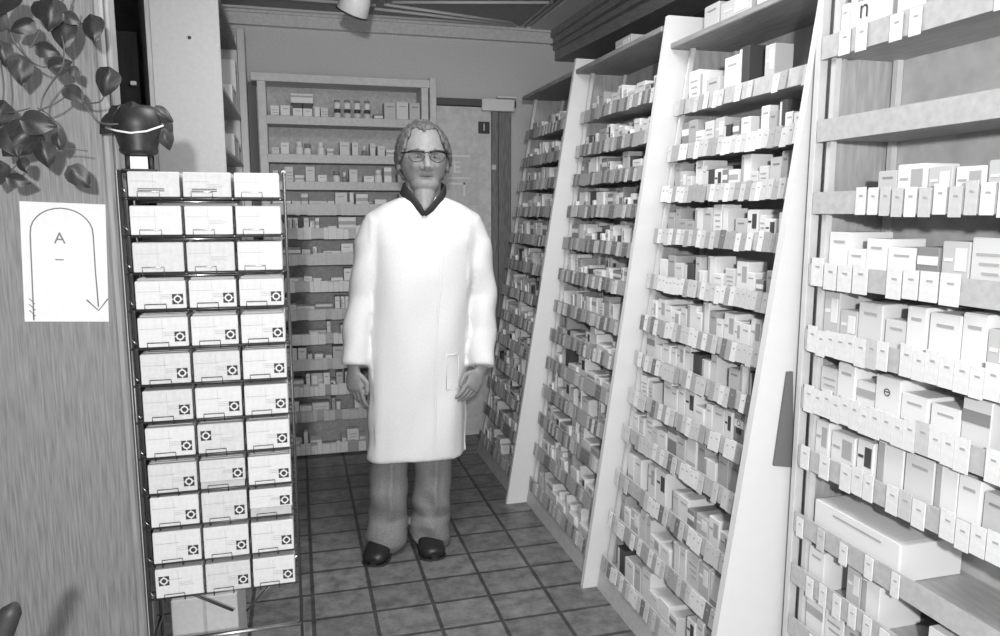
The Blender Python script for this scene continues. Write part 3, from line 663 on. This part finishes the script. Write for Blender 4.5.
# dark rounded arm at lower left corner
a = at(-6, 650, 1, 1.2); b = at(16, 604, 1, 1.2)
t = thing('chair', (a.x-.1, 1.2, 0), 'dark rounded wooden armrest tip at the bottom left corner', 'chair')
MB().tube([(a.x-(a.x-.1)-.12, .06, a.z-.12), (.09, .02, a.z-.03), (b.x-(a.x-.1)-.008, 0, b.z-.012), (b.x-(a.x-.1), 0, b.z)], [.016, .016, .015, .006], 14).build('armrest', M_dark, t)
MB().tube([(-.02, .06, a.z-.13), (-.02, .06, 0)], .014, 12).build('leg', M_dark, t)
MB().tube([(-.02, .06, .02), (-.02, .42, .02)], .012, 12).build('stretcher', M_dark, t)

# ------------------------------------------------------------------ trailing plant
VY = 1.84
t = thing('trailing_pothos', (-.75, VY, 2.15), 'trailing pothos with heart-shaped dark leaves hanging at upper left', 'plant')
root = Vector((-.75, VY, 2.15))
MB().lathe([(.06, -.0), (.085, .12), (.092, .13), (.085, .135), (.07, .12)]).build('pot', mat('pot_clay', .2, .6), t)
o = MB().tube([(0, 0, .13), (0, 0, .36)], .004, 8).build('hanger', M_stem, t)
def vine(pts, Y0=VY, r=.0017, dy=0):
    q = [at(u, v, 1, Y0+dy*math.sin(i*1.3))-root for i, (u, v) in enumerate(pts)]
    out = []
    for i in range(len(q)-1):           # catmull-rom smoothing
        p0, p1, p2, p3 = q[max(i-1, 0)], q[i], q[i+1], q[min(i+2, len(q)-1)]
        for k in range(5):
            s = k/5; out.append(.5*((2*p1)+(p2-p0)*s+(2*p0-5*p1+4*p2-p3)*s*s+(3*p1-p0-3*p2+p3)*s**3))
    out.append(q[-1]); MB().tube(out, r, 6).build('vine', M_stem, t)
vine([(70, -20), (63, 0), (60, 25), (64, 48), (62, 68), (50, 85), (43, 98), (41, 110)], dy=.02)
vine([(0, 5), (12, 38), (22, 52), (32, 62), (43, 67), (52, 65)], dy=.02)
vine([(0, 128), (12, 121), (25, 117), (41, 110), (56, 103), (66, 96), (72, 88)], dy=.015)
vine([(38, 108), (48, 114), (55, 122), (59, 134), (60, 144)], dy=.01)
vine([(56, 150), (70, 149), (88, 151)], r=.0012)
vine([(79, 95), (84, 102), (94, 103), (102, 100), (107, 88)], dy=.01)
vine([(84, 104), (90, 113), (97, 121), (106, 124), (118, 124)], dy=.01)
vine([(73, 5), (73, 16), (78, 22), (88, 24)], dy=.01)
vine([(30, 48), (35, 40), (40, 30)]); vine([(8, 172), (16, 166), (24, 160)]); vine([(0, 60), (4, 85), (3, 110), (14, 112), (30, 108)], dy=.02)
def leaf_mesh(cup, fold):
    m = MB(); NL, NW = 12, 8; base = 0
    for i in range(NL+1):
        s = i/NL; x = s
        wv = .5*(math.sin(PI*s**.62))**.75*(1.0-.35*s) if 0 < s < 1 else .0
        for j in range(-NW//2, NW//2+1):
            f = j/(NW/2); y = f*wv; back = -.10*abs(f)*(1-s)**3*2.2 if s < .5 else 0
            zz = -fold*abs(f)*wv - cup*(s-.35)**2 + .015*math.sin(9*s+f*4)
            m.v.append((x+back, y, zz))
    W = NW+1
    for i in range(NL):
        for j in range(NW): m.face([i*W+j, i*W+j+1, (i+1)*W+j+1, (i+1)*W+j], 0, True)
    me = m.mesh('leaf', M_leaf); return me
LEAF = [leaf_mesh(.25, .25), leaf_mesh(.5, .5), leaf_mesh(.1, .1)]
for (pt_, (dx, dy, dz, ry, sc)) in PLANTER_LEAVES:
    o = bpy.data.objects.new('leaf', LEAF[1]); C.objects.link(o); o.parent = pt_; o.location = (dx, dy, dz); o.rotation_euler = (PI/2, ry, .3*dx/.05); o.scale = (sc, sc, sc)
rl = random.Random(2)
leaves = [(0, 15, 38, 200, 0), (52, 2, 34, 260, 1), (66, 15, 20, 330, 0), (30, 22, 26, 200, 1), (62, 22, 34, 275, 0), (90, 18, 30, 280, 1), (38, 46, 26, -15, 1), (20, 60, 30, 270, 0), (52, 67, 24, 20, 1), (72, 68, 14, 300, 2),
          (68, 88, 26, -40, 0), (108, 72, 30, 255, 1), (26, 121, 36, -8, 0), (30, 130, 44, 225, 1), (42, 145, 28, 285, 1), (72, 170, 30, 315, 0), (10, 178, 24, -10, 1), (2, 105, 30, 245, 1), (0, 45, 26, 280, 1), (0, 165, 26, 260, 2), (4, 128, 40, 300, 0), (14, -4, 30, 230, 2), (58, 135, 18, 280, 1), (36, 5, 24, 300, 2), (20, 160, 18, 300, 1)]
for i, (u, v, L_, ang, k) in enumerate(leaves):
    a = math.radians(ang); p = at(u, v, 1, VY-.03*rl.random()); q = at(u+10*math.cos(a), v-10*math.sin(a), 1, p.y); s = (q-p).length/10*L_*.86
    o = bpy.data.objects.new('leaf', LEAF[k]); C.objects.link(o); o.parent = t; 
    X = (q-p).normalized(); tilt = rl.uniform(-.5, .5); Yv = Vector((0, 1, 0)); 
    Zv = (-Yv + Vector((0, 0, 1))*rl.uniform(.0, .5) + Vector((1, 0, 0))*rl.uniform(-.5, .5)); X = (X + Yv*rl.uniform(-.25, .15)).normalized()
    Yd = Zv.cross(X).normalized(); Zv = X.cross(Yd)
    o.matrix_local = Matrix.Translation(p-root) @ Matrix((X, Yd, Zv)).transposed().to_4x4() @ Matrix.Diagonal((s, s*1.05, s, 1))

# ------------------------------------------------------------------ the man
man = thing('person', (.495, 2.95, 0), 'older person in a long white coat and glasses standing in the aisle', 'person', None, math.radians(-1.5))
def remesh_obj(mb, name, material, voxel, smooth=4, parent=man):
    o = mb.build(name, material); md = o.modifiers.new('r', 'REMESH'); md.mode = 'VOXEL'; md.voxel_size = voxel; md.use_smooth_shade = True
    s2 = o.modifiers.new('s', 'SMOOTH'); s2.iterations = smooth; s2.factor = .5
    dg = bpy.context.evaluated_depsgraph_get(); me = bpy.data.meshes.new_from_object(o.evaluated_get(dg)); me.name = name
    old = o.data; o.modifiers.clear(); o.data = me; bpy.data.meshes.remove(old); me.materials.clear(); me.materials.append(material)
    for p in me.polygons: p.use_smooth = True
    o.parent = parent; return o
HC = Vector((0, 0, 1.614))       # head centre
def gauss(p, c, s): return math.exp(-((p[0]-c[0])**2/s[0]**2+(p[2]-c[1])**2/s[1]**2))
def head_fn(d, q):
    q = q.copy(); zz = d.z
    if zz < 0:                               # jaw narrows, chin forward
        k = (-zz)**1.7; q.x *= 1-.15*k; q.y *= 1-.10*k
        if q.y < 0: q.y -= .010*k
    if q.y > 0: q.y *= 1.06; q.z += .008*max(0, zz)
    if q.y < 0:
        f = -d.y
        for sx in (-1, 1):
            q.y += .015*gauss(q, (sx*.034, .000), (.018, .013))*f       # eye sockets
            q.y -= .006*gauss(q, (sx*.034, .022), (.022, .009))*f       # brows
            q.y -= .011*gauss(q, (sx*.048, -.036), (.018, .018))*f      # cheeks
            q.y += .010*gauss(q, (sx*(.030+.25*abs(q.z+.045)), -.060), (.006, .020))*f      # folds
            q.y -= .003*gauss(q, (sx*.034, -.014), (.014, .006))*f      # bags
        q.y -= .004*gauss(q, (0, -.068), (.022, .007))*f + .004*gauss(q, (0, -.084), (.020, .006))*f
        q.y += .009*gauss(q, (0, -.0755), (.026, .0045))*f              # mouth line
        q.y -= .008*gauss(q, (0, -.112), (.020, .014))*f                # chin
    return q
HR = (.094, .102, .137)
b = MB(); b.ellipsoid(HC, HR, 72, 56, fn=head_fn)
# nose
b.tube([HC+Vector((0, -.088, .012)), HC+Vector((0, -.106, -.014)), HC+Vector((0, -.122, -.040)), HC+Vector((0, -.106, -.052))], [.009, .0115, .015, .011], 12)
b.ellipsoid(HC+Vector((0, -.03, -.10)), (.058, .062, .045), 20, 14); b.tube([(0, -.03, 1.52), (-.004, -.050, 1.46), (-.010, -.078, 1.41), (-.012, -.084, 1.395)], [.045, .042, .022, .008], 16)
for s in (-1, 1):
    b.ellipsoid(HC+Vector((s*.015, -.100, -.045)), (.009, .012, .008), 12, 8)
    b.ellipsoid(HC+Vector((s*.096, .012, -.015)), (.009, .020, .035), 16, 12, rot=Matrix.Rotation(s*.35, 3, 'Z'))
    b.ellipsoid(HC+Vector((s*.097, .006, -.036)), (.008, .011, .014), 12, 8)
    b.ellipsoid(HC+Vector((s*.032, -.076, .0)), (.0135, .012, .010), 14, 10)
# neck and trunk hidden beneath clothes
b.tube([(0, .012, 1.55), (0, .018, 1.48), (0, .02, 1.42), (0, .02, 1.36)], [(.070, .072), (.070, .072), (.07, .078), (.09, .13)], 24, ref=(0, 1, 0))
b.tube([(0, .02, 1.40), (-.01, .02, 1.30), (-.02, .02, 1.1), (-.03, .02, .90), (-.045, .02, .82)], [(.07, .14), (.085, .15), (.085, .14), (.085, .14), (.08, .13)], 28, ref=(0, 1, 0))
b.tube([(-.125, .02, .88), (-.14, .02, .5), (-.180, .03, .08)], [.060, .048, .038], 16)
b.tube([(.04, .02, .88), (.03, .02, .5), (.008, .03, .08)], [.060, .048, .038], 16)
b.tube([(-.180, .04, .10), (-.19, -.02, .045), (-.198, -.06, .030)], [.034, .026, .012], 14)
b.tube([(.008, .04, .10), (.004, -.02, .045), (.004, -.06, .030)], [.034, .026, .012], 14)
ARM_L = [(-.165, .015, 1.365), (-.222, .02, 1.22), (-.256, .03, 1.07), (-.276, .01, .93), (-.288, -.015, .80)]
ARM_R = [(.165, .015, 1.365), (.215, .02, 1.22), (.240, .035, 1.07), (.240, .005, .92), (.220, -.05, .775)]
for A in (ARM_L, ARM_R): b.tube(A, [.058, .047, .042, .036, (.026, .030)], 16)
def finger(pts, r): b.tube([Vector(p) for p in pts], [r*1.05, r, r*.95, r*.9, r*.55][:len(pts)], 10)
# left-of-picture hand: hangs straight down, back of hand outwards/forwards, fingers loosely curled
def hand(w, side):
    w = Vector(w)
    if side < 0:
        ax = Vector((.03, -.05, -1)).normalized(); ac = Vector((.75, -.66, 0)).normalized(); nm = ax.cross(ac)   # across palm from little finger to index
        nm = nm if nm.dot(Vector((1, 1, 0))) > 0 else -nm
    else:
        ax = Vector((-.52, -.30, -.80)).normalized(); ac = Vector((-.70, -.35, .60)); ac = (ac-ax*ac.dot(ax)).normalized(); nm = ax.cross(ac)
        nm = nm if nm.y > 0 else -nm
    palm = [w-ax*.02, w+ax*.015, w+ax*.045, w+ax*.080, w+ax*.092]
    b.tube(palm, [(.024, .018), (.030, .017), (.040, .016), (.041, .0135), (.036, .010)], 16, ref=tuple(ac))
    for k in range(4):          # index .. little
        off = (.030-.0195*k); L_ = (.040, .045, .042, .032)[k]; base = w+ax*(.083-.004*(k == 3))+ac*off
        c0 = .35+.08*k; pts = [base-ax*.012]; dirv = ax.copy(); p = base.copy(); pts.append(p.copy())
        for ang, seg in ((c0*.7, 1.0), (c0*1.5, .72), (c0*2.2, .55)):
            dv = ax*math.cos(ang)+nm*math.sin(ang); p = p+dv*L_*seg; pts.append(p.copy())
        finger(pts, (.0092, .0095, .0090, .0080)[k])
    tb = w+ax*.028+ac*.032
    th = (ax*.80+ac*.55+nm*.35).normalized(); finger([tb-ac*.012-ax*.006, tb+th*.012, tb+th*.038, tb+(th*.6+ax*.55).normalized()*.066, tb+(th*.4+ax*.75).normalized()*.082], .0112)
hand((-.293, -.02, .790), -1); hand((.218, -.058, .765), 1)
body = remesh_obj(b, 'body', M_skin, .0032, 2)
# coat
NT = 72
def ring(z):
    """half widths and centre of the coat at height z"""
    K = [(.405, .208, .150, -.046, .03), (.50, .205, .148, -.042, .03), (.70, .203, .144, -.036, .03), (.85, .200, .142, -.03, .025), (1.00, .196, .138, -.02, .02), (1.15, .202, .136, -.01, .015), (1.28, .218, .130, 0, .015), (1.36, .225, .118, 0, .02), (1.40, .212, .108, 0, .02), (1.432, .165, .095, 0, .02), (1.462, .092, .082, 0, .018)]
    for i in range(len(K)-1):
        if z <= K[i+1][0]:
            s = max(0, (z-K[i][0])/(K[i+1][0]-K[i][0])); return [K[i][j]*(1-s)+K[i+1][j]*s for j in range(1, 5)]
    return list(K[-1][1:])
def coat_pt(th, z, off=0):
    a, d, cx, cy = ring(z); c, s = math.cos(th), math.sin(th); e = .82
    x = math.copysign(abs(c)**e, c)*a; y = math.copysign(abs(s)**e, s)*d
    low = max(0, min(1, (1.1-z)/.6)); f = 1+low*(.022*math.sin(5*th+1.2)+.014*math.sin(9*th+z*3)+.010*math.sin(13*th+2))+.008*math.sin(7*th+9*z)*(1-low)
    f *= 1 + off/max(a, .1)
    hem = .008*math.sin(3*th) if z < .42 else 0
    return (cx+x*f, cy+y*f, z+hem)
zs_ = [.405, .412, .425, .46, .52, .60, .68, .76, .84, .92, 1.0, 1.08, 1.15, 1.22, 1.28, 1.32, 1.36, 1.38, 1.40, 1.42, 1.435, 1.448, 1.462]
m = MB()
for z in zs_:
    for j in range(NT): m.v.append(coat_pt(2*PI*j/NT, z))
for i in range(len(zs_)-1):
    for j in range(NT): m.face([i*NT+j, i*NT+(j+1) % NT, (i+1)*NT+(j+1) % NT, (i+1)*NT+j], 0, True)
m.face(list(reversed(range(NT)))); m.face([(len(zs_)-1)*NT+j for j in range(NT)])
def lerp_path(P_, n):
    P_ = [Vector(p) for p in P_]; out = []
    for i in range(len(P_)-1):
        for k in range(n): out.append(P_[i].lerp(P_[i+1], k/n))
    out.append(P_[-1]); return out
for A, sd in ((ARM_L, -1), (ARM_R, 1)):
    key = [((sd*.11, .015, 1.375), .066), ((sd*.180, .015, 1.350), .073), ((sd*.208, .02, 1.27), .075), ((sd*.224, .02, 1.18), .072), ((sd*.242, .028, 1.07), .067), (tuple(A[3]), .062), (tuple(A[4]), .058)]
    path = []; rr = []
    for i in range(len(key)-1):
        for k in range(5):
            s_ = k/5; path.append(Vector(key[i][0]).lerp(Vector(key[i+1][0]), s_)); r = key[i][1]*(1-s_)+key[i+1][1]*s_; rr.append((r*1.02, r*.90))
    path.append(Vector(key[-1][0])); rr.append((.059, .052))
    m.tube(path, rr, 28, ref=(0, 1, 0))
coat = remesh_obj(m, 'coat', M_coat, .0075, 12)
for v in coat.data.vertices:
    x, y, z = v.co; low = max(0, min(1, (1.15-z)/.5)); fr = 1 if y < 0 else -1
    if abs(x+.03) < .19: v.co.y += .0045*low*math.sin(x*38+z*2.5+.6*math.sin(z*6)) + .003*math.sin(x*21-z*17)
    else: v.co.x += .0035*math.sin(z*34+y*26+x*9)*(1 if z < 1.3 else .3); v.co.y += .003*math.sin(z*27-x*40)
m = MB(); th0 = -PI/2+.18
zz = [.418+.025*k for k in range(40)]
for i, z in enumerate(zz):
    for dth, off in ((0, .004), (.02, .0075), (.04, .004)): m.v.append(coat_pt(th0+dth, z, off))
for i in range(len(zz)-1):
    for j in range(2): m.face([i*3+j, i*3+j+1, (i+1)*3+j+1, (i+1)*3+j], 0, True)
m.build('front_seam', M_coat, coat)
for z in ():
    p = Vector(coat_pt(th0+.10, z, .004)); o = MB().lathe([(.0085, 0), (.0085, .003), (.006, .0045)], n=14).build('button', M_card[0], coat); o.location = p; o.rotation_euler = (PI/2, 0, 0)
# hip pocket
m = MB(); a_ = [coat_pt(-PI/2+t_, z, .006) for z, t_ in ((.84, .42), (.84, .74), (.70, .74), (.70, .42))]
m.tube([a_[0], a_[1]], .0025, 6); m.tube([a_[1], a_[2], a_[3], a_[0]], .0014, 6); m.build('pocket_welt', M_coat, coat)
# dark collar
m = MB(); path = [(-.012, -.094, 1.392), (-.03, -.086, 1.418), (-.066, -.058, 1.462), (-.084, -.01, 1.492), (-.075, .045, 1.505), (0, .088, 1.51), (.075, .045, 1.505), (.084, -.01, 1.492), (.063, -.058, 1.462), (.022, -.086, 1.420), (-.012, -.096, 1.394)]
m.tube(path, [(.008, .010), (.018, .006), (.023, .006), (.023, .006), (.021, .006), (.020, .006), (.021, .006), (.023, .006), (.023, .006), (.018, .006), (.008, .010)], 12, ref=(0, -.3, 1))
m.build('collar', mat('collar_dark', .03, .8), man)
# trousers: turned-up, creased, wide
m = MB()
def legpath(x0, x1, sd):
    zz = [.88, .70, .55, .45, .38, .32, .26, .20, .15, .112, .108, .06, .050]; P_ = []; R_ = []
    for i, z in enumerate(zz):
        s = (.88-z)/.82; P_.append((x0+(x1-x0)*s+.003*math.sin(i*2.1*sd), .02+.006*math.sin(i*1.7), z)); r = .088*(1-s)+.086*s+.004*math.sin(i*2.3+sd)
        if z < .114: r += .007
        R_.append((r*1.0, r*.92))
    m.tube(P_, R_, 24, ref=(0, 1, 0))
legpath(-.130, -.172, 1); legpath(.055, .010, -1)
m.tube([(-.045, .02, .95), (-.045, .02, .80)], [(.07, .14), (.07, .13)], 24, ref=(0, 1, 0))
tr = remesh_obj(m, 'trousers', M_trous, .006, 2)
for v in tr.data.vertices:
    x, y, z = v.co; s_ = (.88-z)/.82
    for cx in (-.130-.042*s_, .055-.045*s_):
        if y < .02: v.co.y -= .012*math.exp(-((x-cx)/.014)**2)*min(1, max(0, (z-.1)/.1))
    w_ = max(0, min(1, (.42-z)/.25))
    v.co.y += .006*w_*math.sin(38*z+26*x+1.5*math.sin(20*x)); v.co.x += .004*w_*math.sin(44*z+1.2+30*y)
for sx, rz in ((-.200, -.30), (-.002, .04)):
    m = MB(); R_ = Matrix.Rotation(rz, 3, 'Z')
    secs = [(.105, .022, .040), (.092, .038, .070), (.04, .044, .085), (-.01, .046, .085), (-.05, .050, .072), (-.09, .054, .055), (-.125, .051, .044), (-.148, .036, .034), (-.156, .014, .022)]
    n = 16; base = 0
    for (y, hw, ht) in secs:
        for j in range(n):
            th = 2*PI*j/n; xx = hw*math.cos(th); zz_ = ht/2+.006+ht/2*math.sin(th)*1.0; zz_ = max(.004, zz_+(.002 if math.sin(th) < -.5 else 0))
            q = R_ @ Vector((xx, y+.01, zz_)); m.v.append((q.x+sx, q.y, q.z))
    for i in range(len(secs)-1):
        for j in range(n): m.face([i*n+j, i*n+(j+1) % n, (i+1)*n+(j+1) % n, (i+1)*n+j], 0, True)
    m.face(range(n)); m.face(list(reversed(range((len(secs)-1)*n, len(secs)*n))))
    s_ = m.build('shoe', M_shoe, man)
    m = MB(); q1 = []
    for (y, hw, ht) in secs:
        q1.append((y, hw))
    out = [(-hw*1.04, y) for y, hw in q1] + [(hw*1.04, y) for y, hw in reversed(q1)]; nb = len(out)
    for zl in (0.0005, .009):
        for (xx, y) in out: q = R_ @ Vector((xx, y+.01, 0)); m.v.append((q.x+sx, q.y, zl))
    m.face(range(nb)); m.face(list(reversed(range(nb, 2*nb))))
    for j in range(nb): m.face([j, (j+1) % nb, nb+(j+1) % nb, nb+j])
    m.build('sole', M_dark, s_)
# hair: shell with high forehead
def hair_fn(d, q):
    q = head_fn(d, q); n = (math.sin(d.x*9+d.z*37)+math.sin(d.y*29-d.z*13+d.x*20))/2
    side = min(1, max(0, abs(d.x)-.35)*1.9); g = .0055+.014*side*(1-max(0, d.z)*.4)+.0022*n
    if d.z < -.35: g *= .6
    return q + Vector((d.x, d.y, d.z)).normalized()*g
h = MB(); h.ellipsoid(HC, HR, 96, 72, fn=hair_fn)
keep = []; nu = 96
for f, mi, sm in zip(h.f, h.m, h.sm):
    c = sum((Vector(h.v[i]) for i in f), Vector())/len(f)-HC
    dx, dy, dz = c.x/HR[0], c.y/HR[1], c.z/HR[2]
    wob = .025*math.sin(dx*14)+.015*math.sin(dx*31)
    front_line = .74+.09*math.exp(-((abs(dx)-.42)/.2)**2)+wob-1.7*max(0, abs(dx)-.58)
    ok = (dz > front_line) if dy < -.15 else (dz > -.02+.0*wob if dy < .18 and abs(dx) > .55 and dy < .05 else dz > -.60)
    if dy < -.15 and abs(dx) > .80 and dz > -.10 and dy > -.42: ok = True
    if ok: keep.append(f)
hv = MB(); used = sorted({i for f in keep for i in f}); mp = {i: k for k, i in enumerate(used)}
hv.v = [h.v[i] for i in used]
for f in keep: hv.face([mp[i] for i in f], 0, True)
ho = hv.build('hair', M_hair, man); md = ho.modifiers.new('thick', 'SOLIDIFY'); md.thickness = .010; md.offset = -1
# eyebrows, eyes, lips
for s in (-1, 1):
    MB().tube([HC+Vector((s*.015, -.097, .021)), HC+Vector((s*.032, -.097, .028)), HC+Vector((s*.052, -.084, .021))], [.0015, .003, .0015], 8).build('eyebrow', mat('brow', .18, .8), man)
    e = MB().ellipsoid(HC+Vector((s*.032, -.0845, -.001)), (.0115, .006, .0040), 16, 12).build('eye', mat('eye_white', .40, .3), man)
    MB().ellipsoid(HC+Vector((s*.032, -.0895, -.001)), (.0040, .0022, .0036), 12, 8).build('iris', M_inkd, e)
MB().tube([HC+Vector((-.026, -.0885, -.0745)), HC+Vector((-.010, -.0965, -.0752)), HC+Vector((0, -.0975, -.0758)), HC+Vector((.010, -.0965, -.0752)), HC+Vector((.026, -.0885, -.0745))], [.0010, .0018, .0018, .0018, .001], 8).build('mouth', mat('lip_dark', .07, .6), man)
# glasses: heavy dark brow line, thin lower rims
gp = bpy.data.objects.new('glasses', None); 
m = MB(); D = -.112; Z0 = .002
for s in (-1, 1):
    cx = s*.0395; up = [(cx+s*(-.029+.060*k/8), D+.010*(k/8)**2, Z0+.015*math.sin(PI*(.15+.7*k/8))**.5+.002) for k in range(9)]
    m.tube([HC+Vector(p) for p in up], .0046, 8)
    lo = [(cx+.0300*math.cos(a), D+.010*(max(0, s*math.cos(a))/1)**2, Z0-.001+.024*math.sin(a)) for a in [PI+PI*k/12 for k in range(13)]]
    m.tube([HC+Vector(p) for p in lo], .0014, 8)
    m.tube([HC+Vector((s*.070, D+.011, Z0+.012)), HC+Vector((s*.093, -.065, Z0+.012)), HC+Vector((s*.102, .0, Z0+.010)), HC+Vector((s*.102, .02, Z0-.006))], .0028, 8)
m.tube([HC+Vector((-.012, D, Z0+.008)), HC+Vector((0, D-.002, Z0+.011)), HC+Vector((.012, D, Z0+.008))], .0022, 8)
bpy.data.objects.remove(gp); g = m.build('glasses', mat('glasses_black', .015, .3), man)
for s in (-1, 1):
    MB().lathe([(.028, -.0006), (.028, .0006)], n=24).build('lens', M_lens, g)
    o = bpy.data.objects[-1] if False else [c for c in bpy.data.objects if c.parent == g and c.location.length == 0 and c.name.startswith('lens')][-1]
    o.location = HC+Vector((s*.0395, D+.003, Z0-.001)); o.rotation_euler = (PI/2, 0, 0); o.scale = (1, .82, 1)
